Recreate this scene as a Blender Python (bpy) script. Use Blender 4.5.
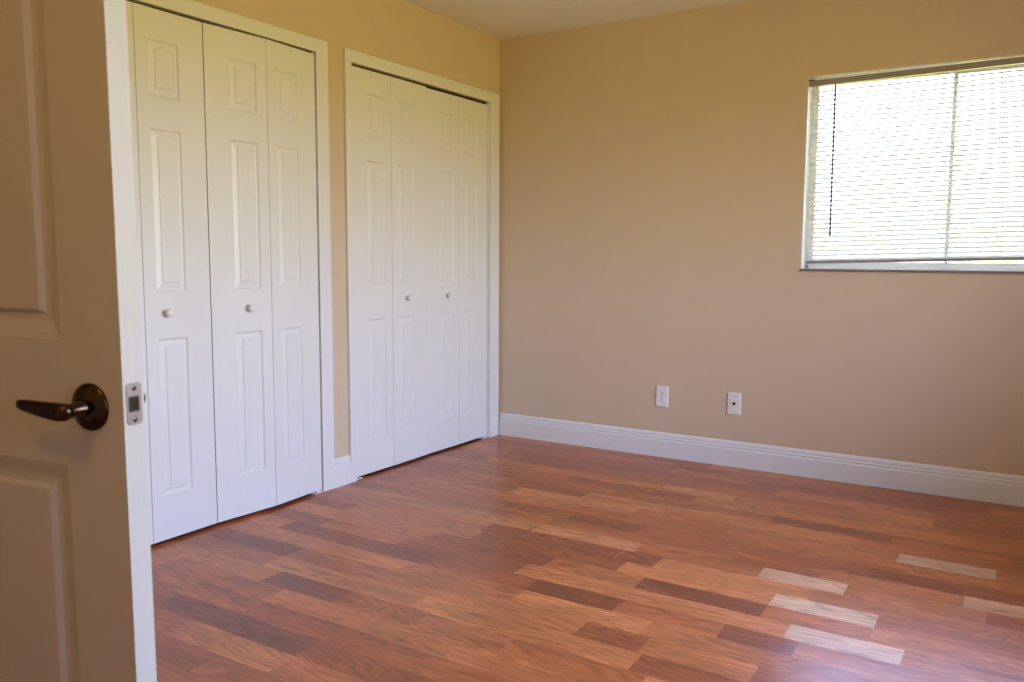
import bpy, bmesh, math, random
from mathutils import Vector, Matrix

for o in list(bpy.data.objects): bpy.data.objects.remove(o)
sc = bpy.context.scene
COL = sc.collection
random.seed(11)

# ------------------------------------------------------------------ camera
FPX, YAW, PIT, ROL = 835.94, 0.5567, 0.1008, 0.0051
F = Vector((-math.sin(YAW)*math.cos(PIT), math.cos(YAW)*math.cos(PIT), -math.sin(PIT)))
R = Vector((math.cos(YAW), math.sin(YAW), 0)); U = R.cross(F)
R2 = R*math.cos(ROL)+U*math.sin(ROL); U2 = -R*math.sin(ROL)+U*math.cos(ROL)
cd = bpy.data.cameras.new('camera'); cam = bpy.data.objects.new('camera', cd); COL.objects.link(cam)
cd.sensor_width = 36; cd.lens = FPX/1024*36; cd.clip_start = .02; cd.clip_end = 200
M = Matrix((R2, U2, -F)).transposed().to_4x4(); M.translation = Vector((2.8458, -4.413, 1.1277))
cam.matrix_world = M
cd.dof.use_dof = True; cd.dof.focus_distance = 4.3; cd.dof.aperture_fstop = 8
sc.camera = cam

# ------------------------------------------------------------------ view
vs = sc.view_settings
sc.display_settings.display_device = 'sRGB'
vs.view_transform = 'Standard'; vs.look = 'None'; vs.gamma = 1; vs.use_curve_mapping = False
vs.exposure = 1.31

# ------------------------------------------------------------------ daylight: pale sky over sunlit lawn and trees
SKY_S, SKY_C, SKY_UP = 9.4, (0.78, 0.84, 0.96), (.74, .98, 1.80)
LAWN_S, LAWN_C = 4.4, (1.0, 0.84, 0.19)
w = bpy.data.worlds.new('outdoors'); sc.world = w; w.use_nodes = True
nt = w.node_tree; nt.nodes.clear()
N = nt.nodes.new; L = nt.links.new
tc = N('ShaderNodeTexCoord'); sp = N('ShaderNodeSeparateXYZ'); L(tc.outputs['Generated'], sp.inputs[0])
noi = N('ShaderNodeTexNoise'); noi.inputs['Scale'].default_value = 9; noi.inputs['Detail'].default_value = 6
L(tc.outputs['Generated'], noi.inputs['Vector'])
ma = N('ShaderNodeMath'); ma.operation = 'MULTIPLY_ADD'; ma.inputs[1].default_value = .25; ma.inputs[2].default_value = -.125
L(noi.outputs['Fac'], ma.inputs[0])
ad = N('ShaderNodeMath'); ad.operation = 'ADD'; L(sp.outputs['Z'], ad.inputs[0]); L(ma.outputs[0], ad.inputs[1])
mr = N('ShaderNodeMapRange'); mr.inputs['From Min'].default_value = -.03; mr.inputs['From Max'].default_value = .06
L(ad.outputs[0], mr.inputs['Value'])
b1 = N('ShaderNodeBackground'); b1.inputs[0].default_value = (*LAWN_C, 1); b1.inputs[1].default_value = LAWN_S
sm = N('ShaderNodeMapRange'); sm.inputs['From Min'].default_value = .10; sm.inputs['From Max'].default_value = .45
L(sp.outputs['Z'], sm.inputs['Value'])
sg = N('ShaderNodeMix'); sg.data_type = 'RGBA'; sg.inputs[6].default_value = (*SKY_C, 1); sg.inputs[7].default_value = (*SKY_UP, 1)
L(sm.outputs[0], sg.inputs[0])
b2 = N('ShaderNodeBackground'); L(sg.outputs[2], b2.inputs[0]); b2.inputs[1].default_value = SKY_S
mx = N('ShaderNodeMixShader'); L(mr.outputs[0], mx.inputs[0]); L(b1.outputs[0], mx.inputs[1]); L(b2.outputs[0], mx.inputs[2])
wo = N('ShaderNodeOutputWorld'); L(mx.outputs[0], wo.inputs[0])

def portal(name, loc, rot, sx, sy):
    ld = bpy.data.lights.new(name, 'AREA'); ld.shape = 'RECTANGLE'; ld.size = sx; ld.size_y = sy
    ld.cycles.is_portal = True
    o = bpy.data.objects.new(name, ld); COL.objects.link(o); o.location = loc; o.rotation_euler = rot
WX0, WX1, WZ0, WZ1 = 1.832, 3.132, 1.072, 2.028        # back window opening
RX = 4.20                                               # right wall
SY0, SY1, SZ0, SZ1 = -3.00, -0.90, .90, 2.06            # side window opening
QY0, QY1 = -4.50, -4.00                                 # narrow side window, unseen, added to light the open door
H = 2.44

portal('daylight_portal_back', ((WX0+WX1)/2, .16, (WZ0+WZ1)/2), (-math.pi/2, 0, 0), WX1-WX0, WZ1-WZ0)
portal('daylight_portal_added', (RX+.16, (QY0+QY1)/2, (SZ0+SZ1)/2), (0, math.pi/2, 0), SZ1-SZ0, QY1-QY0)
portal('daylight_portal_side', (RX+.16, (SY0+SY1)/2, (SZ0+SZ1)/2), (0, math.pi/2, 0), SZ1-SZ0, SY1-SY0)

# ------------------------------------------------------------------ helpers
def tag(o, label=None, cat=None, group=None, kind=None):
    if label: o['label'] = label
    if cat: o['category'] = cat
    if group: o['group'] = group
    if kind: o['kind'] = kind
    return o

def empty(name, loc=(0, 0, 0), rz=0.0):
    o = bpy.data.objects.new(name, None); COL.objects.link(o); o.location = loc; o.rotation_euler = (0, 0, rz)
    o.empty_display_size = .1
    return o

def build(name, bm, m, parent=None, smooth=False, bevel=0):
    bmesh.ops.remove_doubles(bm, verts=bm.verts, dist=1e-6)
    bmesh.ops.recalc_face_normals(bm, faces=bm.faces)
    me = bpy.data.meshes.new(name); bm.to_mesh(me); bm.free()
    if smooth:
        for p in me.polygons: p.use_smooth = True
    o = bpy.data.objects.new(name, me); COL.objects.link(o)
    for mm in (m if isinstance(m, (list, tuple)) else [m]): me.materials.append(mm)
    if parent: o.parent = parent
    if bevel:
        md = o.modifiers.new('bevel', 'BEVEL'); md.width = bevel; md.segments = 2; md.limit_method = 'ANGLE'
    return o

def box(bm, x0, x1, y0, y1, z0, z1, mi=0):
    v = [bm.verts.new((x, y, z)) for x in (x0, x1) for y in (y0, y1) for z in (z0, z1)]
    for q in ((0, 1, 3, 2), (4, 6, 7, 5), (0, 4, 5, 1), (2, 3, 7, 6), (0, 2, 6, 4), (1, 5, 7, 3)):
        f = bm.faces.new([v[i] for i in q]); f.material_index = mi

def lathe(bm, prof, mat=Matrix(), seg=32):
    """prof: (radius, height) pairs round the local z axis."""
    rings = []
    for r, h in prof:
        if r < 1e-6: rings.append([bm.verts.new(mat @ Vector((0, 0, h)))])
        else: rings.append([bm.verts.new(mat @ Vector((r*math.cos(2*math.pi*i/seg), r*math.sin(2*math.pi*i/seg), h))) for i in range(seg)])
    for a, b in zip(rings, rings[1:]):
        for i in range(seg):
            j = (i+1) % seg
            if len(a) == 1 and len(b) == 1: continue
            if len(a) == 1: bm.faces.new((a[0], b[i], b[j]))
            elif len(b) == 1: bm.faces.new((a[i], a[j], b[0]))
            else: bm.faces.new((a[i], a[j], b[j], b[i]))

def extrude_profile(bm, prof, a, b, out):
    """prof (depth, z) swept from a to b along a wall; out = unit vector out of the wall."""
    a = Vector(a); b = Vector(b); out = Vector(out)
    A = [bm.verts.new(a+out*d+Vector((0, 0, z))) for d, z in prof]
    B = [bm.verts.new(b+out*d+Vector((0, 0, z))) for d, z in prof]
    n = len(prof)
    for i in range(n):
        j = (i+1) % n; bm.faces.new((A[i], A[j], B[j], B[i]))
    bm.faces.new(A); bm.faces.new(list(reversed(B)))

# ------------------------------------------------------------------ materials
def mat(name, col, rough=.5, metal=0, spec=.5, bump=None, coat=0):
    m = bpy.data.materials.new(name); m.use_nodes = True
    nt = m.node_tree; b = nt.nodes['Principled BSDF']
    b.inputs['Roughness'].default_value = rough; b.inputs['Metallic'].default_value = metal
    b.inputs['Specular IOR Level'].default_value = spec; b.inputs['Coat Weight'].default_value = coat
    t = nt.nodes.new('ShaderNodeTexCoord')
    n = nt.nodes.new('ShaderNodeTexNoise'); n.inputs['Scale'].default_value = 3.0; n.inputs['Detail'].default_value = 4
    nt.links.new(t.outputs['Object'], n.inputs['Vector'])
    mx = nt.nodes.new('ShaderNodeMix'); mx.data_type = 'RGBA'
    mx.inputs[6].default_value = (*[c*.97 for c in col], 1); mx.inputs[7].default_value = (*[min(1, c*1.03) for c in col], 1)
    nt.links.new(n.outputs['Fac'], mx.inputs[0]); nt.links.new(mx.outputs[2], b.inputs['Base Color'])
    if bump:
        (sx, sy, sz), strength, dist = bump
        mp = nt.nodes.new('ShaderNodeMapping'); mp.inputs['Scale'].default_value = (sx, sy, sz)
        nt.links.new(t.outputs['Object'], mp.inputs[0])
        n2 = nt.nodes.new('ShaderNodeTexNoise'); n2.inputs['Scale'].default_value = 1; n2.inputs['Detail'].default_value = 5
        nt.links.new(mp.outputs[0], n2.inputs['Vector'])
        bp = nt.nodes.new('ShaderNodeBump'); bp.inputs['Strength'].default_value = strength; bp.inputs['Distance'].default_value = dist
        nt.links.new(n2.outputs['Fac'], bp.inputs['Height']); nt.links.new(bp.outputs[0], b.inputs['Normal'])
    return m

PAINT = (.67, .53, .375)
wall_m = mat('wall_paint', PAINT, .55, spec=.3, bump=((55, 55, 55), .12, .002))
ceil_m = mat('ceiling_paint', (.86, .81, .76), .8, spec=.2, bump=((40, 40, 40), .15, .002))
white_m = mat('white_trim_paint', (.80, .79, .77), .35, spec=.5)
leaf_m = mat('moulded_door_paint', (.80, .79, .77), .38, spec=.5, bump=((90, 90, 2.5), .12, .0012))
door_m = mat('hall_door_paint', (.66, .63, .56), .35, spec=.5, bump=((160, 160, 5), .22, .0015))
bronze_m = mat('aged_bronze', (.085, .055, .04), .22, 1)
nickel_m = mat('satin_nickel', (.42, .35, .32), .38, 1)
dark_m = mat('dark_recess', (.02, .017, .015), .7)
plate_m = mat('white_plastic', (.86, .85, .83), .3)
slot_m = mat('socket_slots', (.03, .03, .03), .6)
frame_m = mat('window_frame_metal', (.88, .88, .87), .35)
steel_m = mat('grey_steel_track', (.25, .24, .23), .4, 1)
closet_m = mat('closet_wall_paint', (.5, .46, .38), .7)
rail_m = mat('shaded_rail_metal', (.30, .275, .27), .4)  # headrail and bottom rail darkened: their shade is put into the colour
edge_m = mat('sill_edge_shade', (.24, .19, .17), .6)  # dark tone paints the shade on the sill's front edge
wand_m = mat('clear_plastic_wand', (.16, .15, .22), .25)
cord_m = mat('white_cord', (.7, .7, .68), .7)
sill_m = mat('sill_marble', (.8, .79, .76), .25)
lawn_m = mat('lawn', (.2, .3, .08), .9)

def slat_mat():
    m = bpy.data.materials.new('white_vinyl_slat'); m.use_nodes = True
    nt = m.node_tree; b = nt.nodes['Principled BSDF']; o = nt.nodes['Material Output']
    b.inputs['Base Color'].default_value = (.86, .86, .84, 1); b.inputs['Roughness'].default_value = .4
    t = nt.nodes.new('ShaderNodeBsdfTranslucent'); t.inputs[0].default_value = (.85, .86, .84, 1)
    mx = nt.nodes.new('ShaderNodeMixShader'); mx.inputs[0].default_value = .4
    nt.links.new(b.outputs[0], mx.inputs[1]); nt.links.new(t.outputs[0], mx.inputs[2]); nt.links.new(mx.outputs[0], o.inputs[0])
    return m
slat_m = slat_mat()

def glass_mat(name, tint):
    m = bpy.data.materials.new(name); m.use_nodes = True
    nt = m.node_tree; nt.nodes.remove(nt.nodes['Principled BSDF']); o = nt.nodes['Material Output']
    t = nt.nodes.new('ShaderNodeBsdfTransparent'); t.inputs[0].default_value = (*tint, 1)
    g = nt.nodes.new('ShaderNodeBsdfGlossy'); g.inputs['Roughness'].default_value = .02
    f = nt.nodes.new('ShaderNodeFresnel'); f.inputs[0].default_value = 1.45
    mx = nt.nodes.new('ShaderNodeMixShader')
    nt.links.new(f.outputs[0], mx.inputs[0]); nt.links.new(t.outputs[0], mx.inputs[1]); nt.links.new(g.outputs[0], mx.inputs[2])
    nt.links.new(mx.outputs[0], o.inputs[0])
    return m
glass_m = glass_mat('clear_glass', (.93, .95, .94))
tint_m = glass_mat('dimming_glass', (.74, .77, .80))  # tint added to cut the daylight behind the blind
dim_glass_m = glass_mat('dark_dimming_glass', (.50, .51, .52))  # tint dims the added side window
def screen_mat():  # added sheet that only dims the daylight behind the blind
    m = bpy.data.materials.new('dimming_screen_mesh'); m.use_nodes = True
    nt = m.node_tree; b = nt.nodes['Principled BSDF']; o = nt.nodes['Material Output']
    b.inputs['Base Color'].default_value = (.08, .08, .08, 1); b.inputs['Roughness'].default_value = .8
    t = nt.nodes.new('ShaderNodeBsdfTransparent'); mx = nt.nodes.new('ShaderNodeMixShader'); mx.inputs[0].default_value = .15
    nt.links.new(t.outputs[0], mx.inputs[1]); nt.links.new(b.outputs[0], mx.inputs[2]); nt.links.new(mx.outputs[0], o.inputs[0])
    return m
screen_m = screen_mat()

def floor_mat():
    m = bpy.data.materials.new('oak_laminate'); m.use_nodes = True
    nt = m.node_tree; b = nt.nodes['Principled BSDF']; N = nt.nodes.new; L = nt.links.new
    at = N('ShaderNodeAttribute'); at.attribute_name = 'plank'      # r = tone, g = random, b = random
    se = N('ShaderNodeSeparateColor'); L(at.outputs['Color'], se.inputs[0])
    tc = N('ShaderNodeTexCoord')
    of = N('ShaderNodeVectorMath'); of.operation = 'MULTIPLY_ADD'
    cb = N('ShaderNodeCombineXYZ'); L(se.outputs[1], cb.inputs[0]); L(se.outputs[2], cb.inputs[1]); L(se.outputs[1], cb.inputs[2])
    L(cb.outputs[0], of.inputs[0]); of.inputs[1].default_value = (23, 31, 17); L(tc.outputs['Object'], of.inputs[2])
    def noise(sc, detail, dist=0, rough=.55):
        mp = N('ShaderNodeMapping'); mp.inputs['Scale'].default_value = sc; L(of.outputs[0], mp.inputs[0])
        n = N('ShaderNodeTexNoise'); n.inputs['Scale'].default_value = 1; n.inputs['Detail'].default_value = detail
        n.inputs['Distortion'].default_value = dist; n.inputs['Roughness'].default_value = rough
        L(mp.outputs[0], n.inputs['Vector']); return n.outputs['Fac']
    broad = noise((1.6, 9, 1), 2, .3)
    fine = noise((7, 260, 1), 4, 0)
    med = noise((9, 85, 1), 4, .9)
    # cathedral figure: contour lines of a stretched height field
    fl = noise((1.5, 9, 1), 1.5, .25)
    mu = N('ShaderNodeMath'); mu.operation = 'MULTIPLY'; mu.inputs[1].default_value = 16; L(fl, mu.inputs[0])
    fr = N('ShaderNodeMath'); fr.operation = 'PINGPONG'; fr.inputs[1].default_value = .5; L(mu.outputs[0], fr.inputs[0])
    # tone ramp
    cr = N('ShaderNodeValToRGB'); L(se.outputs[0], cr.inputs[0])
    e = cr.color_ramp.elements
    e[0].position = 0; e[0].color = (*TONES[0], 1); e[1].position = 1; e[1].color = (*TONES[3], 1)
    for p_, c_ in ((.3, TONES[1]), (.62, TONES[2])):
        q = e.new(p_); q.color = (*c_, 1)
    def mulmix(col, fac, lo, hi):
        r = N('ShaderNodeMapRange'); L(fac, r.inputs['Value']); r.inputs['From Min'].default_value = .25; r.inputs['From Max'].default_value = .75
        r.inputs['To Min'].default_value = lo; r.inputs['To Max'].default_value = hi
        v = N('ShaderNodeVectorMath'); v.operation = 'SCALE'; L(col, v.inputs[0]); L(r.outputs[0], v.inputs['Scale']); return v.outputs[0]
    c = mulmix(cr.outputs[0], broad, .72, 1.22)
    c = mulmix(c, med, .82, 1.14)
    c = mulmix(c, fine, .76, 1.18)
    r = N('ShaderNodeMapRange'); L(fr.outputs[0], r.inputs['Value']); r.inputs['From Min'].default_value = 0; r.inputs['From Max'].default_value = .35
    r.inputs['To Min'].default_value = .72; r.inputs['To Max'].default_value = 1.05
    v = N('ShaderNodeVectorMath'); v.operation = 'SCALE'; L(c, v.inputs[0]); L(r.outputs[0], v.inputs['Scale']); c = v.outputs[0]
    L(c, b.inputs['Base Color'])
    b.inputs['Roughness'].default_value = FLOOR_ROUGH; b.inputs['Specular IOR Level'].default_value = .5
    b.inputs['Coat Weight'].default_value = .0
    bp = N('ShaderNodeBump'); bp.inputs['Strength'].default_value = .08; bp.inputs['Distance'].default_value = .001
    L(fine, bp.inputs['Height']); L(bp.outputs[0], b.inputs['Normal'])
    return m
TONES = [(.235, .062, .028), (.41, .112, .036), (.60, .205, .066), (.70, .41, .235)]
FLOOR_ROUGH = .3

# ------------------------------------------------------------------ floor: strips run parallel to the back wall
FY0 = -5.2
PW = .108
rows = int((0-FY0)/PW)+2
# planks read off the photograph: row centre y, x0, x1, tone
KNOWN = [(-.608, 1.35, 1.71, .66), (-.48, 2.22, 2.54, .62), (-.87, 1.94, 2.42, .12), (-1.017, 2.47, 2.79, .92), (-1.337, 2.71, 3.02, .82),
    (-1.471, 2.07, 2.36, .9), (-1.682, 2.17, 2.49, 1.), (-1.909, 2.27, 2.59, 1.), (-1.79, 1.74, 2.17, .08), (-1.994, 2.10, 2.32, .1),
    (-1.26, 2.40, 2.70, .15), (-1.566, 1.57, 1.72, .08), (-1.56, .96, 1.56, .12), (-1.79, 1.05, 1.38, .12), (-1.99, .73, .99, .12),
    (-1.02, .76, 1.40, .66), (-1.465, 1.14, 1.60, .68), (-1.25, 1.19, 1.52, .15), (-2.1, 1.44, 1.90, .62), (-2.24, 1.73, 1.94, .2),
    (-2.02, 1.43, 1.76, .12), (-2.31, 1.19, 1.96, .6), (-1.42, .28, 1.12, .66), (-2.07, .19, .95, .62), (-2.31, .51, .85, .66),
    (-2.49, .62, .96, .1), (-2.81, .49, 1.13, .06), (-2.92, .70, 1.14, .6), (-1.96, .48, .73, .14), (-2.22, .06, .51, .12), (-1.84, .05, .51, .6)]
bm = bmesh.new(); cols = []
for k in range(rows):
    yt = -.007-PW*k if k else .12
    if k == 0: yt = .0
    ya = min(0, -.007-PW*k) if k else 0.0
    yb = max(FY0, -.007-PW*(k+1))
    if yb >= ya: continue
    kn = sorted([(a, b_, t) for (y, a, b_, t) in KNOWN if int((-y-.007)//PW) == k])
    segs = []; x = 0.0
    def fill(x, xe):
        while x < xe-1e-4:
            l = random.choice((.32, .42, .55, .68, .8))
            if x == 0: l *= random.uniform(.3, 1)
            e_ = x+l
            if xe-e_ < .2: e_ = xe
            t = random.choice((.3, .34, .4, .46, .5, .22, .42, .58))+random.uniform(-.04, .04)
            segs.append((x, min(e_, xe), t)); x = e_
    for a, b_, t in kn:
        if a > x: fill(x, a)
        a = max(a, x)
        if b_ > a: segs.append((a, b_, t)); x = b_
    fill(x, RX)
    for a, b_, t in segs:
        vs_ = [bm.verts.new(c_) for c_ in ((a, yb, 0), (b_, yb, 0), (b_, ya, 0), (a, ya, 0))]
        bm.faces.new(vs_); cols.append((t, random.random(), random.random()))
# closet and hall floors share the boards; closet tone darkened for shade under doors
for (a, b_, c_, d_) in ((-.72, 0, -3.0, 0),):
    kk = 0
    y = c_
    while y < d_-1e-6:
        y2 = min(d_, y+PW)
        vs_ = [bm.verts.new(q) for q in ((a, y, 0), (b_, y, 0), (b_, y2, 0), (a, y2, 0))]
        bm.faces.new(vs_); cols.append((.02, random.random(), random.random())); y = y2
me = bpy.data.meshes.new('floor'); bm.to_mesh(me); bm.free()
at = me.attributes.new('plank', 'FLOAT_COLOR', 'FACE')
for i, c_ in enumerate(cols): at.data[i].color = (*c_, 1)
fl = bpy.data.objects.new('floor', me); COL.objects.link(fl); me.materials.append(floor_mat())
sol = fl.modifiers.new('thickness', 'SOLIDIFY'); sol.thickness = .02; sol.offset = -1
tag(fl, 'glossy reddish oak laminate floor of narrow strips running along the window wall', 'floor', kind='structure')

# ------------------------------------------------------------------ room shell
bm = bmesh.new(); box(bm, -.75, RX+.16, FY0-.12, .16, H, H+.12)
tag(build('ceiling', bm, ceil_m), 'plain off-white ceiling above both closets', 'ceiling', kind='structure')

T = .016
# closet openings in the left wall (y ranges)
LC = (-2.785, -1.565); RC = (-1.332, -.120); OZ = 2.050
WT = .115
bm = bmesh.new()
for a, b_ in ((-.120, 0), (-1.565, -1.332), (FY0, -2.770)): box(bm, -WT, 0, a, b_, 0, H)
for a, b_ in (RC, LC): box(bm, -WT, 0, a, b_, OZ, H)
tag(build('wall_left', bm, wall_m), 'tan painted wall around the two closets', 'wall', kind='structure')

bm = bmesh.new()
box(bm, -WT, WX0, 0, .15, 0, H); box(bm, WX1, RX+.15, 0, .15, 0, H)
box(bm, WX0, WX1, 0, .15, 0, WZ0); box(bm, WX0, WX1, 0, .15, WZ1, H)
tag(build('wall_back', bm, wall_m), 'long tan painted wall with the window and two outlet plates', 'wall', kind='structure')

bm = bmesh.new()
box(bm, RX, RX+.15, FY0, QY0, 0, H); box(bm, RX, RX+.15, QY1, SY0, 0, H)
box(bm, RX, RX+.15, QY0, QY1, 0, SZ0); box(bm, RX, RX+.15, QY0, QY1, SZ1, H); box(bm, RX, RX+.15, SY1, 0, 0, H)
box(bm, RX, RX+.15, SY0, SY1, 0, SZ0); box(bm, RX, RX+.15, SY0, SY1, SZ1, H)
tag(build('wall_right', bm, wall_m), 'tan painted wall to the right, outside the view', 'wall', kind='structure')
bm = bmesh.new()
box(bm, -WT, RX+.15, FY0-.12, FY0, 0, H)
tag(build('wall_front', bm, wall_m), 'tan painted wall behind the viewer', 'wall', kind='structure')

# wall that carries the open door, and the short return joining it to the closet wall
EX0, EX1 = .92, 1.03
DY0, DY1 = -4.66, -3.855
bm = bmesh.new()
box(bm, EX0, EX1, DY1, -3.30, 0, H); box(bm, EX0, EX1, FY0, DY0, 0, H); box(bm, EX0, EX1, DY0, DY1, 2.06, H)
tag(build('wall_entry', bm, wall_m), 'tan painted wall behind the open door, with its doorway', 'wall', kind='structure')
bm = bmesh.new(); box(bm, 0, EX0, -3.41, -3.30, 0, H)
tag(build('wall_return', bm, wall_m), 'short tan painted wall beside the left closet', 'wall', kind='structure')

# closet interiors
bm = bmesh.new()
box(bm, -.76, -.70, -3.0, 0, 0, H); box(bm, -.70, -WT, -3.0, -2.94, 0, H)
box(bm, -.70, -WT, -1.50, -1.40, 0, H); box(bm, -.70, -WT, -.04, 0, 0, H)
tag(build('wall_closet', bm, closet_m), 'plain inner walls of the two closets', 'wall', kind='structure')

# ------------------------------------------------------------------ trim: closet casings
def casing(name, y0, y1, wl, wr, top, label):
    """flat casing with a rounded outer bead round an opening, one profile per board."""
    bm = bmesh.new()
    box(bm, 0, T, y0-wl, y0, 0, top); box(bm, 0, T, y1, y1+wr, 0, top)
    box(bm, 0, T, y0, y1, OZ, top)
    # jamb lining and dark head track recess
    box(bm, -WT, .0005, y0, y0+.004, 0, OZ); box(bm, -WT, .0005, y1-.004, y1, 0, OZ)
    o = build(name, bm, white_m, bevel=.0025)
    tag(o, label, 'door trim', kind='structure')
    bm = bmesh.new(); box(bm, -.045, -.016, y0+.005, y1-.005, OZ-.016, OZ-.001)
    build('door_track', bm, dark_m, o)
    return o
casing('trim_1', RC[0], RC[1], .042, .098, 2.108, 'white casing around the closet nearest the window wall')
casing('trim_2', LC[0], LC[1], .078, .076, 2.108, 'white casing around the closet nearest the open door')

# ------------------------------------------------------------------ baseboards
BP = [(0, 0), (.0155, 0), (.0155, .094), (.0125, .0985), (.0105, .1015), (.0128, .1045), (.0132, .110), (.0105, .1135),
      (.0085, .1155), (.0095, .119), (.0088, .128), (.0065, .1355), (.0035, .1395), (0, .1405)]
def baseboard(name, a, b_, out, label):
    bm = bmesh.new(); extrude_profile(bm, BP, a, b_, out)
    tag(build(name, bm, white_m), label, 'baseboard', kind='structure')
baseboard('baseboard_back', (T, 0, 0), (RX, 0, 0), (0, -1, 0), 'tall white moulded baseboard along the window wall')
baseboard('baseboard_left', (0, -1.489, 0), (0, -1.374, 0), (1, 0, 0), 'short white baseboard piece between the two closets')
baseboard('baseboard_return', (0, -3.30, 0), (EX1, -3.30, 0), (0, 1, 0), 'white baseboard on the short wall beside the left closet')
baseboard('baseboard_right', (RX, 0, 0), (RX, FY0, 0), (-1, 0, 0), 'white baseboard on the right wall')

# ------------------------------------------------------------------ moulded panel face
def panel_face(bm, W, Z0, Z1, front, back, panels, rings, both=False, xf=None):
    """Slab in local (u, d, z): u across 0..W, d = front face plane, facing -d. panels = (u0,u1,z0,z1)."""
    us = sorted({0, W} | {p[0] for p in panels} | {p[1] for p in panels})
    zs = sorted({Z0, Z1} | {p[2] for p in panels} | {p[3] for p in panels})
    def side(d, sgn):
        for i in range(len(us)-1):
            for j in range(len(zs)-1):
                u0, u1, z0, z1 = us[i], us[i+1], zs[j], zs[j+1]
                if any(abs(p[0]-u0) < 1e-6 and abs(p[1]-u1) < 1e-6 and abs(p[2]-z0) < 1e-6 and abs(p[3]-z1) < 1e-6 for p in panels):
                    prev = None
                    for ins, dep in rings:
                        c = [(u0+ins, z0+ins), (u1-ins, z0+ins), (u1-ins, z1-ins), (u0+ins, z1-ins)]
                        cur = [bm.verts.new(xf(u, d+sgn*dep, z)) for u, z in c]
                        if prev:
                            for k in range(4): bm.faces.new((prev[k], prev[(k+1) % 4], cur[(k+1) % 4], cur[k]))
                        prev = cur
                    bm.faces.new(prev)
                else:
                    bm.faces.new([bm.verts.new(xf(u, d, z)) for u, z in ((u0, z0), (u1, z0), (u1, z1), (u0, z1))])
    side(front, 1)
    if both: side(back, -1)
    else: bm.faces.new([bm.verts.new(xf(u, back, z)) for u, z in ((0, Z0), (W, Z0), (W, Z1), (0, Z1))])
    for (ua, za, ub, zb) in ((0, Z0, W, Z0), (0, Z1, W, Z1), (0, Z0, 0, Z1), (W, Z0, W, Z1)):
        bm.faces.new([bm.verts.new(xf(*q)) for q in ((ua, front, za), (ub, front, zb), (ub, back, zb), (ua, back, za))])

# ------------------------------------------------------------------ bifold closet doors
LEAF_RINGS = [(0, 0), (.002, .0015), (.006, .0075), (.011, .0088), (.030, .0035), (.034, .0042), (.036, .0008), (.039, 0)]
ZB, ZT = .014, 2.038
def leaf_part(parent, y0, y1, x0, x1, narrow_left, knob, shift=0, zt=0):
    """leaf from (x0,y0) to (x1,y1) seen from the room; narrow stile on the hinge side."""
    a = Vector((x0, y0, 0)); b_ = Vector((x1, y1, 0)); W = (b_-a).length; e = (b_-a)/W
    n = Vector((e.y, -e.x, 0))
    if n.x < 0: n = -n
    s0, s1 = (.050, .112) if narrow_left else (.112, .050)
    pu0, pu1 = s0, W-s1
    pan = [(pu0, pu1, .190, .805), (pu0, pu1, .985, 1.600), (pu0, pu1, 1.717, 1.926)]
    def xf(u, d, z): return a+e*u-n*d+Vector((0, 0, z))
    bm = bmesh.new(); panel_face(bm, W, ZB, ZT-zt, 0, .028, pan, LEAF_RINGS, xf=xf)
    lf = build('leaf', bm, leaf_m, parent)
    if knob:
        c = a+e*((pu0+pu1)/2+shift)+Vector((0, 0, .905))
        m = Matrix.Translation(c) @ n.to_track_quat('Z', 'Y').to_matrix().to_4x4()
        bm = bmesh.new()
        lathe(bm, [(0, -.002), (.011, -.002), (.0105, .003), (.0075, .006), (.0075, .012), (.012, .016), (.0165, .021), (.017, .026), (.0145, .031), (.008, .0335), (0, .034)], m)
        build('knob', bm, white_m, lf, smooth=True)
    return lf

def bifold(name, ya, yb, hinge_at, bow, rec, label, knob_leaf, shift=0, zt=0):
    """pair of leaves between ya and yb; hinge_at 'left'/'right' jamb; bow = how far the fold stands out."""
    root = empty(name, (0, 0, 0))
    tag(root, label, 'closet door', kind='structure')
    g = .0012
    j0, j1 = (.0065, g) if hinge_at == 'left' else (g, .0065)
    ym = (ya+j0+yb-j1)/2
    leaf_part(root, ya+j0, ym-g, rec, rec+bow, False, knob_leaf == 0, shift, zt)
    leaf_part(root, ym+g, yb-j1, rec+bow, rec, True, knob_leaf == 1, shift, zt)
    # floor pivot bracket at the jamb
    bm = bmesh.new()
    if hinge_at == 'left': box(bm, rec-.030, rec+.004, ya-.001, ya+.060, 0, .004); box(bm, rec-.022, rec-.008, ya+.01, ya+.03, .003, ZB)
    else: box(bm, rec-.030, rec+.004, yb-.060, yb+.001, 0, .004); box(bm, rec-.022, rec-.008, yb-.03, yb-.01, .003, ZB)
    build('pivot_bracket', bm, plate_m, root, bevel=.001)
    return root

LM = (LC[0]+LC[1])/2; RM = (RC[0]+RC[1])/2
bifold('door_2', LC[0], LM-.001, 'left', .004, .009, 'white panelled bifold pair half hidden by the open door, left half of the nearer closet', 1, -.027)
bifold('door_3', LM+.001, LC[1], 'right', .020, .009, 'white panelled bifold pair, right half of the nearer closet, showing both leaves', 0)
bifold('door_4', RC[0], RM-.001, 'left', .003, -.002, 'white panelled bifold pair, left half of the closet nearest the window wall', 1)
bifold('door_5', RM+.001, RC[1], 'right', .003, -.005, 'white panelled bifold pair beside the room corner, slightly recessed', 0, 0, .005)

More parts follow.
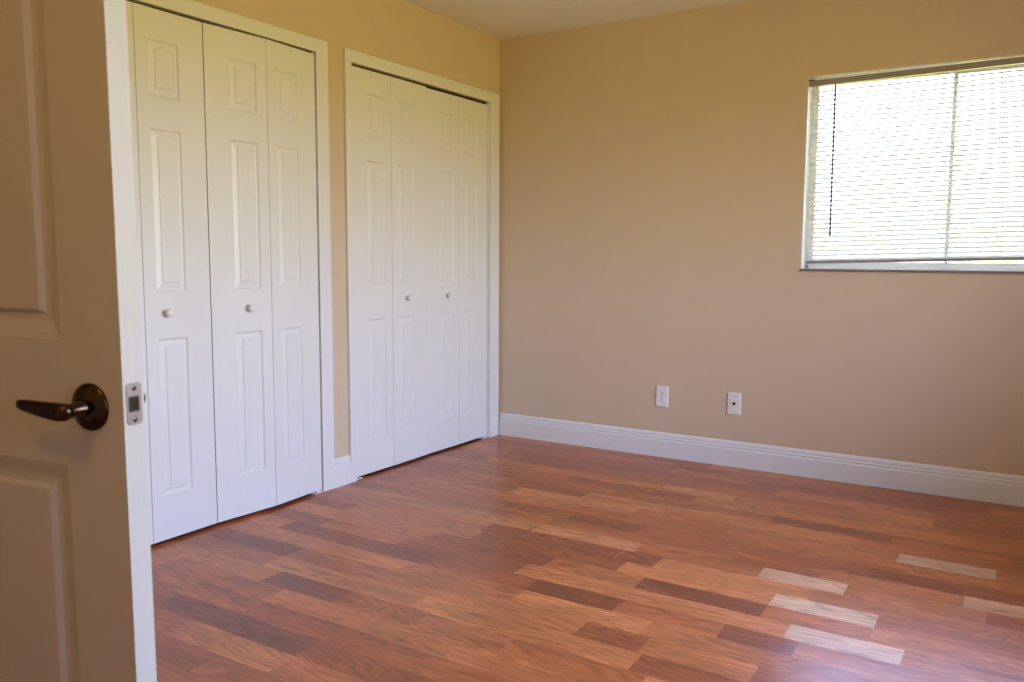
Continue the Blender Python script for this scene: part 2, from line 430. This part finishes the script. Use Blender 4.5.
# ------------------------------------------------------------------ open hall door
A9 = math.radians(9)
NE = Vector((math.cos(A9), math.sin(A9), 0)); NF = Vector((math.sin(A9), -math.cos(A9), 0))
P = Vector((1.8180, -3.7498, 0)); DW = .762; Hh = P-NE*DW
root = empty('door_1', (Hh.x, Hh.y, 0))
tag(root, 'off-white panelled door standing open at the left edge, with a bronze lever handle', 'door', kind='structure')
LEAN = math.radians(.45)
def dx(u, d, z):
    """u from the hinge, d behind the visible face, z; the leaf hangs a touch out of plumb. Local to root."""
    zz = z-1.2
    uu = (u-DW)-math.tan(LEAN)*zz+DW
    return NE*uu-NF*d+Vector((0, 0, z))
DT = .035
pl = [(.110, .331, .235, .835), (.431, .652, .235, .835), (.110, .331, 1.010, 1.610), (.431, .652, 1.010, 1.610),
      (.110, .331, 1.715, 1.915), (.431, .652, 1.715, 1.915)]
HR = [(0, 0), (.008, .0020), (.020, .0062), (.026, .0075), (.0355, .0078), (.0405, .0004), (.046, 0)]
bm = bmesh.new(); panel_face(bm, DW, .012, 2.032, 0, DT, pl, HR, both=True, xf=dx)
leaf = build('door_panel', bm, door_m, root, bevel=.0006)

HZ = .920; HU = DW-.060
def frame_at(u, d, z, axis):
    o = dx(u, d, z); return Matrix.Translation(o) @ axis.to_track_quat('Z', 'Y').to_matrix().to_4x4()
def lever(face_d, out, name='lever_handle'):
    """rosette, neck and paddle on one face; out = outward normal."""
    m = frame_at(HU, face_d, HZ, out)
    bm = bmesh.new()
    lathe(bm, [(0, -.001), (.0330, -.001), (.0332, .002), (.0318, .0045), (.0290, .0062), (.0270, .0068), (.0225, .0095), (.0150, .0118), (0, .0125)], m, 48)
    ro = build('rosette', bm, bronze_m, root, smooth=True)
    bm = bmesh.new()
    lathe(bm, [(0, .010), (.0125, .010), (.0115, .016), (.0095, .021), (.0095, .040), (.0105, .046), (.0095, .0505), (0, .052)], m, 28)
    build('lever_neck', bm, bronze_m, root, smooth=True)
    # paddle lofted from elliptical sections, running toward the hinge
    c0 = dx(HU, face_d, HZ)+out*.043
    secs = [(.0125, .000, .003, .003), (.0105, .000, .0085, .006), (.004, -.0003, .0118, .0078), (-.010, -.0008, .0126, .0075), (-.030, .000, .0118, .0062), (-.050, .0014, .0104, .0054),
            (-.070, .003, .0088, .0048), (-.078, .0036, .0078, .0046), (-.086, .0042, .0066, .0040), (-.0895, .0044, .004, .002)]
    bm = bmesh.new(); rings = []
    for s, dz, rz, rd in secs:
        ring = []
        for k in range(20):
            t = 2*math.pi*k/20
            cs, sn = math.cos(t), math.sin(t)
            sq = lambda v: math.copysign(abs(v)**.75, v)
            ring.append(bm.verts.new(c0+NE*s+Vector((0, 0, dz+rz*sq(sn)))+out*(rd*sq(cs)+.10*max(0, -s)*(-.5 if s < -.05 else 0)*.2)))
        rings.append(ring)
    for a, b_ in zip(rings, rings[1:]):
        for k in range(20): bm.faces.new((a[k], a[(k+1) % 20], b_[(k+1) % 20], b_[k]))
    bm.faces.new(rings[0]); bm.faces.new(rings[-1])
    build(name, bm, bronze_m, root, smooth=True)
lever(0, NF); lever(DT, -NF)

# latch face plate let into the door edge
def edge_pt(d, z, out): return dx(DW, d, z)+NE*out
def rounded(bm, d0, z0, w_, h_, r, out0, out1):
    pts = []
    for cx, cz, a0 in ((w_/2-r, h_/2-r, 0), (-w_/2+r, h_/2-r, 90), (-w_/2+r, -h_/2+r, 180), (w_/2-r, -h_/2+r, 270)):
        for k in range(6):
            a = math.radians(a0+k*18); pts.append((d0+cx+r*math.cos(a), z0+cz+r*math.sin(a)))
    A = [bm.verts.new(edge_pt(d, z, out0)) for d, z in pts]; B = [bm.verts.new(edge_pt(d, z, out1)) for d, z in pts]
    for k in range(len(pts)): bm.faces.new((A[k], A[(k+1) % len(pts)], B[(k+1) % len(pts)], B[k]))
    bm.faces.new(A); bm.faces.new(B)
bm = bmesh.new(); rounded(bm, DT/2, HZ+.006, .0254, .0575, .006, -.001, .0012); lp = build('latch_plate', bm, nickel_m, root)
bm = bmesh.new(); rounded(bm, DT/2-.001, HZ+.006, .0175, .0210, .0015, .0009, .0016); build('latch_hole', bm, dark_m, lp)
bm = bmesh.new()
v = [bm.verts.new(edge_pt(d, z, o_)) for d, z, o_ in ((DT/2-.004, HZ-.001, .001), (DT/2+.005, HZ-.001, .001), (DT/2+.005, HZ+.013, .001), (DT/2-.004, HZ+.013, .001),
     (DT/2-.004, HZ-.001, .0022), (DT/2+.005, HZ-.001, .0045), (DT/2+.005, HZ+.013, .0045), (DT/2-.004, HZ+.013, .0022))]
for q in ((0, 1, 2, 3), (4, 5, 6, 7), (0, 1, 5, 4), (1, 2, 6, 5), (2, 3, 7, 6), (3, 0, 4, 7)): bm.faces.new([v[i] for i in q])
build('latch_bolt', bm, bronze_m, lp)
for dz in (.0215, -.0215):
    bm = bmesh.new(); lathe(bm, [(0, .0009), (.0036, .0009), (.0034, .0018), (.0016, .0024), (0, .0016)], Matrix.Translation(edge_pt(DT/2, HZ+.006+dz, 0)) @ NE.to_track_quat('Z', 'Y').to_matrix().to_4x4(), 16)
    build('screw', bm, bronze_m, lp)
for z in (.25, 1.05, 1.80):
    bm = bmesh.new(); lathe(bm, [(0, 0), (.006, 0), (.006, .09), (0, .09)], Matrix.Translation(dx(-.004, DT+.004, z)), 16)
    build('hinge', bm, bronze_m, root, smooth=False)

# doorway lining and casing behind the open door
bm = bmesh.new()
box(bm, EX1, EX1+T, DY1, DY1+.07, 0, 2.13); box(bm, EX1, EX1+T, DY0-.07, DY0, 0, 2.13); box(bm, EX1, EX1+T, DY0, DY1, 2.06, 2.13)
tag(build('trim_3', bm, white_m, bevel=.002), 'white casing around the doorway of the open door', 'door trim', kind='structure')

# ------------------------------------------------------------------ windows
def window(name, x0, x1, z0, z1, mull, xf, label, glass, screen=False):
    """x along wall, d outward, z."""
    root = empty(name, tuple(xf((x0+x1)/2, .1, z0))); tag(root, label, 'window', kind='structure')
    inv = -Vector(root.location)
    def bx(bm, a, b_, c, d_, e, f):
        p, q = xf(a, c, e)+inv, xf(b_, d_, f)+inv
        box(bm, min(p.x, q.x), max(p.x, q.x), min(p.y, q.y), max(p.y, q.y), min(p.z, q.z), max(p.z, q.z))
    fw, d0, d1 = .018, .085, .145
    bm = bmesh.new()
    bx(bm, x0, x0+fw, d0, d1, z0, z1); bx(bm, x1-fw, x1, d0, d1, z0, z1); bx(bm, x0, x1, d0, d1, z0, z0+fw); bx(bm, x0, x1, d0, d1, z1-fw, z1)
    fr = build('window_frame', bm, frame_m, root)
    for k, (a, b_, dd) in enumerate(((x0+fw, mull+.009, .095), (mull-.009, x1-fw, .119))):
        s = .018; bm = bmesh.new()
        bx(bm, a, a+s, dd, dd+.022, z0+fw, z1-fw); bx(bm, b_-s, b_, dd, dd+.022, z0+fw, z1-fw)
        bx(bm, a+s, b_-s, dd, dd+.022, z0+fw, z0+fw+s); bx(bm, a+s, b_-s, dd, dd+.022, z1-fw-s, z1-fw)
        sh = build('sash', bm, frame_m, root)
        bm = bmesh.new(); bx(bm, a+s-.002, b_-s+.002, dd+.009, dd+.013, z0+fw+s-.002, z1-fw-s+.002)
        build('pane', bm, glass, sh)
    if screen:
        bm = bmesh.new(); bx(bm, x0+fw, x1-fw, .1435, .1440, z0+fw, z1-fw); build('dimming_screen', bm, screen_m, root)
    # white plaster return lining and sill
    bm = bmesh.new(); t = .004
    bx(bm, x0, x0+t, .001, d0, z0, z1); bx(bm, x1-t, x1, .001, d0, z0, z1); bx(bm, x0+t, x1-t, .001, d0, z1-t, z1)
    build('reveal', bm, white_m, root)
    bm = bmesh.new(); bx(bm, x0+t, x1-t, -.004, d0, z0, z0+.003)
    sl = build('window_sill', bm, sill_m, root)
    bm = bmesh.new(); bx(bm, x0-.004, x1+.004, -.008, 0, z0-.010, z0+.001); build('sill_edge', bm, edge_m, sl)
    return root
window('window_1', WX0, WX1, WZ0, WZ1, 2.482, lambda a, d, z: Vector((a, d, z)), 'wide sliding window behind the white mini blind', tint_m, True)
window('window_2', SY0, SY1, SZ0, SZ1, -1.95, lambda a, d, z: Vector((RX+d, a, z)), 'bare sliding window in the right wall, outside the view', glass_m)

window('added_fill_window', QY0, QY1, SZ0, SZ1, -4.25, lambda a, d, z: Vector((RX+d, a, z)), 'added narrow window, unseen, lighting the open door from the side', dim_glass_m)

# ------------------------------------------------------------------ mini blind
bl = empty('window_blind', (WX0+.012, .02, 2.010))
tag(bl, 'white slatted mini blind lowered over the window, with a clear tilt wand', 'blind')
def loc(bm, x0, x1, y0, y1, z0, z1):
    c = bl.location; box(bm, x0-c.x, x1-c.x, y0-c.y, y1-c.y, z0-c.z, z1-c.z)
BX0, BX1 = WX0+.012, WX1-.012
bm = bmesh.new(); loc(bm, BX0-.005, BX1+.005, .003, .030, 1.979, 2.006); build('headrail', bm, rail_m, bl, bevel=.002)
bm = bmesh.new(); loc(bm, WX0+.001, WX0+.03, .0015, .032, 2.006, 2.0105)
build('end_bracket', bm, dark_m, bl)
bm = bmesh.new(); loc(bm, WX1-.03, WX1-.001, .0015, .032, 2.006, 2.0105)
build('end_bracket', bm, dark_m, bl)
Z_TOP, Z_BOT, RISE = 1.950, 1.118, .016
NS = 38; cy = .018
bm = bmesh.new(); c = bl.location; TILT = math.radians(30)
for i in range(NS):
    f = i/(NS-1); z = Z_TOP+(Z_BOT-Z_TOP)*f; rise = RISE*f
    prof = []
    for k in range(5):
        u = -.0125+.025*k/4; crown = .0016*(1-(u/.0125)**2)
        # room edge down
        prof.append((u*math.cos(TILT)-crown*math.sin(TILT)*1, u*math.sin(TILT)+crown*math.cos(TILT)))
    rows_ = []
    for th in (0, .0003):
        for X, rz in ((BX0, 0), (BX1, rise)):
            rows_.append([bm.verts.new((X-c.x, cy+a-c.y, z+b_-th+rz-c.z)) for a, b_ in prof])
    for q in range(4):
        bm.faces.new((rows_[0][q], rows_[1][q], rows_[1][q+1], rows_[0][q+1]))
        bm.faces.new((rows_[2][q], rows_[3][q], rows_[3][q+1], rows_[2][q+1]))
    for q in (0, 4): bm.faces.new((rows_[0][q], rows_[1][q], rows_[3][q], rows_[2][q]))
    for a, b_ in ((0, 2), (1, 3)):
        for q in range(4): bm.faces.new((rows_[a][q], rows_[a][q+1], rows_[b_][q+1], rows_[b_][q]))
build('slats', bm, slat_m, bl)
bm = bmesh.new()
pz = 1.098
vv = []
for X, rz in ((BX0, 0), (BX1, RISE)):
    vv.append([bm.verts.new((X-c.x, y_-c.y, z_+rz-c.z)) for y_, z_ in ((.006, pz+.001), (.007, pz+.014), (.018, pz+.0155), (.029, pz+.014), (.030, pz+.001), (.018, pz))])
for k in range(6): bm.faces.new((vv[0][k], vv[1][k], vv[1][(k+1) % 6], vv[0][(k+1) % 6]))
bm.faces.new(vv[0]); bm.faces.new(vv[1]); build('bottom_rail', bm, rail_m, bl)
for X in (1.985, 2.244, 2.700, 2.98):
    rz = RISE*(X-BX0)/(BX1-BX0)
    bm = bmesh.new()
    for yy in (.0035, .0325): loc(bm, X-.0007, X+.0007, yy-.0006, yy+.0006, pz+.006+rz, 1.976)
    build('ladder_cord', bm, cord_m, bl)
bm = bmesh.new()
m = Matrix.Translation(Vector((1.958, -.004, 1.236))-bl.location) @ Matrix.Rotation(.008, 4, 'Y')
lathe(bm, [(0, 0), (.006, .001), (.0065, .014), (.0050, .018), (.0050, .735), (.0015, .737), (.0015, .748), (0, .749)], m, 6)
build('tilt_wand', bm, wand_m, bl)
bm = bmesh.new(); loc(bm, 2.672, 2.675, -.002, .001, 1.62, 1.98); loc(bm, 2.684, 2.687, -.002, .001, 1.62, 1.98); build('lift_cord', bm, cord_m, bl)

bl.rotation_euler = (0, -.0131, 0)          # hangs slightly out of level

# ------------------------------------------------------------------ wall plates
def plate_base(name, x, z, label):
    r = empty(name, (x, 0, z)); tag(r, label, 'outlet')
    bm = bmesh.new()
    w_, h_ = .036, .0585
    A = [bm.verts.new((a*w_, 0, b_*h_)) for a, b_ in ((-1, -1), (1, -1), (1, 1), (-1, 1))]
    B = [bm.verts.new((a*w_, -.003, b_*h_)) for a, b_ in ((-1, -1), (1, -1), (1, 1), (-1, 1))]
    C_ = [bm.verts.new((a*(w_-.003), -.006, b_*(h_-.003))) for a, b_ in ((-1, -1), (1, -1), (1, 1), (-1, 1))]
    for k in range(4):
        j = (k+1) % 4; bm.faces.new((A[k], A[j], B[j], B[k])); bm.faces.new((B[k], B[j], C_[j], C_[k]))
    bm.faces.new(C_); bm.faces.new(A)
    build('cover_plate', bm, plate_m, r); return r
YO = Matrix.Rotation(math.pi/2, 4, 'X')        # local z -> -y (into the room)
def screw(r, z):
    bm = bmesh.new(); lathe(bm, [(0, .0055), (.0034, .0055), (.003, .007), (0, .0074)], Matrix.Translation((0, 0, z)) @ YO, 14); build('screw', bm, rail_m, r)
o1 = plate_base('wall_outlet', 1.102, .345, 'white duplex power outlet low on the window wall, the one nearer the closets')
for z in (-.0195, .0195):
    bm = bmesh.new()
    pts = []
    for k in range(24):
        a = 2*math.pi*k/24; pts.append((max(-.0165, min(.0165, .0175*math.cos(a))), max(-.0140, min(.0140, .0175*math.sin(a)))))
    A = [bm.verts.new((x, -.0055, z+q)) for x, q in pts]; B = [bm.verts.new((x, -.0078, z+q)) for x, q in pts]
    for k in range(24): bm.faces.new((A[k], A[(k+1) % 24], B[(k+1) % 24], B[k]))
    bm.faces.new(B); bm.faces.new(A)
    rc = build('receptacle', bm, plate_m, o1)
    bm = bmesh.new(); box(bm, -.0075, -.0053, -.0082, -.0076, z-.001, z+.008); box(bm, .0053, .0075, -.0082, -.0076, z, z+.007)
    lathe(bm, [(0, .0076), (.0027, .0076), (.0027, .0082), (0, .0082)], Matrix.Translation((0, 0, z-.0075)) @ YO, 12)
    build('slots', bm, slot_m, rc)
screw(o1, 0)
o2 = plate_base('jack_plate', 1.513, .345, 'white wall plate with one dark round jack, below the window on its left')
bm = bmesh.new(); lathe(bm, [(0, .0055), (.0085, .0055), (.0085, .0068), (.0055, .0072), (.0055, .014), (.0042, .014), (.0042, .009), (0, .009)], YO, 18)
j = build('jack', bm, bronze_m, o2, smooth=False)
bm = bmesh.new(); lathe(bm, [(0, .0091), (.0042, .0091), (.004, .0132), (0, .0133)], YO, 14); build('jack_socket', bm, slot_m, j)
for z in (-.042, .042): screw(o2, z)


# ------------------------------------------------------------------ added warm fill lamp, unseen, to brighten the open door's face
FILL_LAMP_W = 5.2
lt = empty('added_fill_lamp', (2.3, -4.75, H)); tag(lt, 'round warm fill lamp, added out of view to light the open door', 'lamp')
bm = bmesh.new(); lathe(bm, [(0, 0), (.21, 0), (.21, -.02), (.20, -.03), (0, -.03)]); build('fill_lamp_base', bm, nickel_m, lt, smooth=False)
gm = bpy.data.materials.new('fill_lamp_glow'); gm.use_nodes = True
gb = gm.node_tree.nodes['Principled BSDF']; gb.inputs['Base Color'].default_value = (.9, .8, .6, 1)
gb.inputs['Emission Color'].default_value = (1, .60, .13, 1); gb.inputs['Emission Strength'].default_value = FILL_LAMP_W
bm = bmesh.new(); lathe(bm, [(.20, -.02), (.195, -.06), (.16, -.10), (.08, -.125), (0, -.13)]); build('fill_lamp_shade', bm, gm, lt, smooth=True)
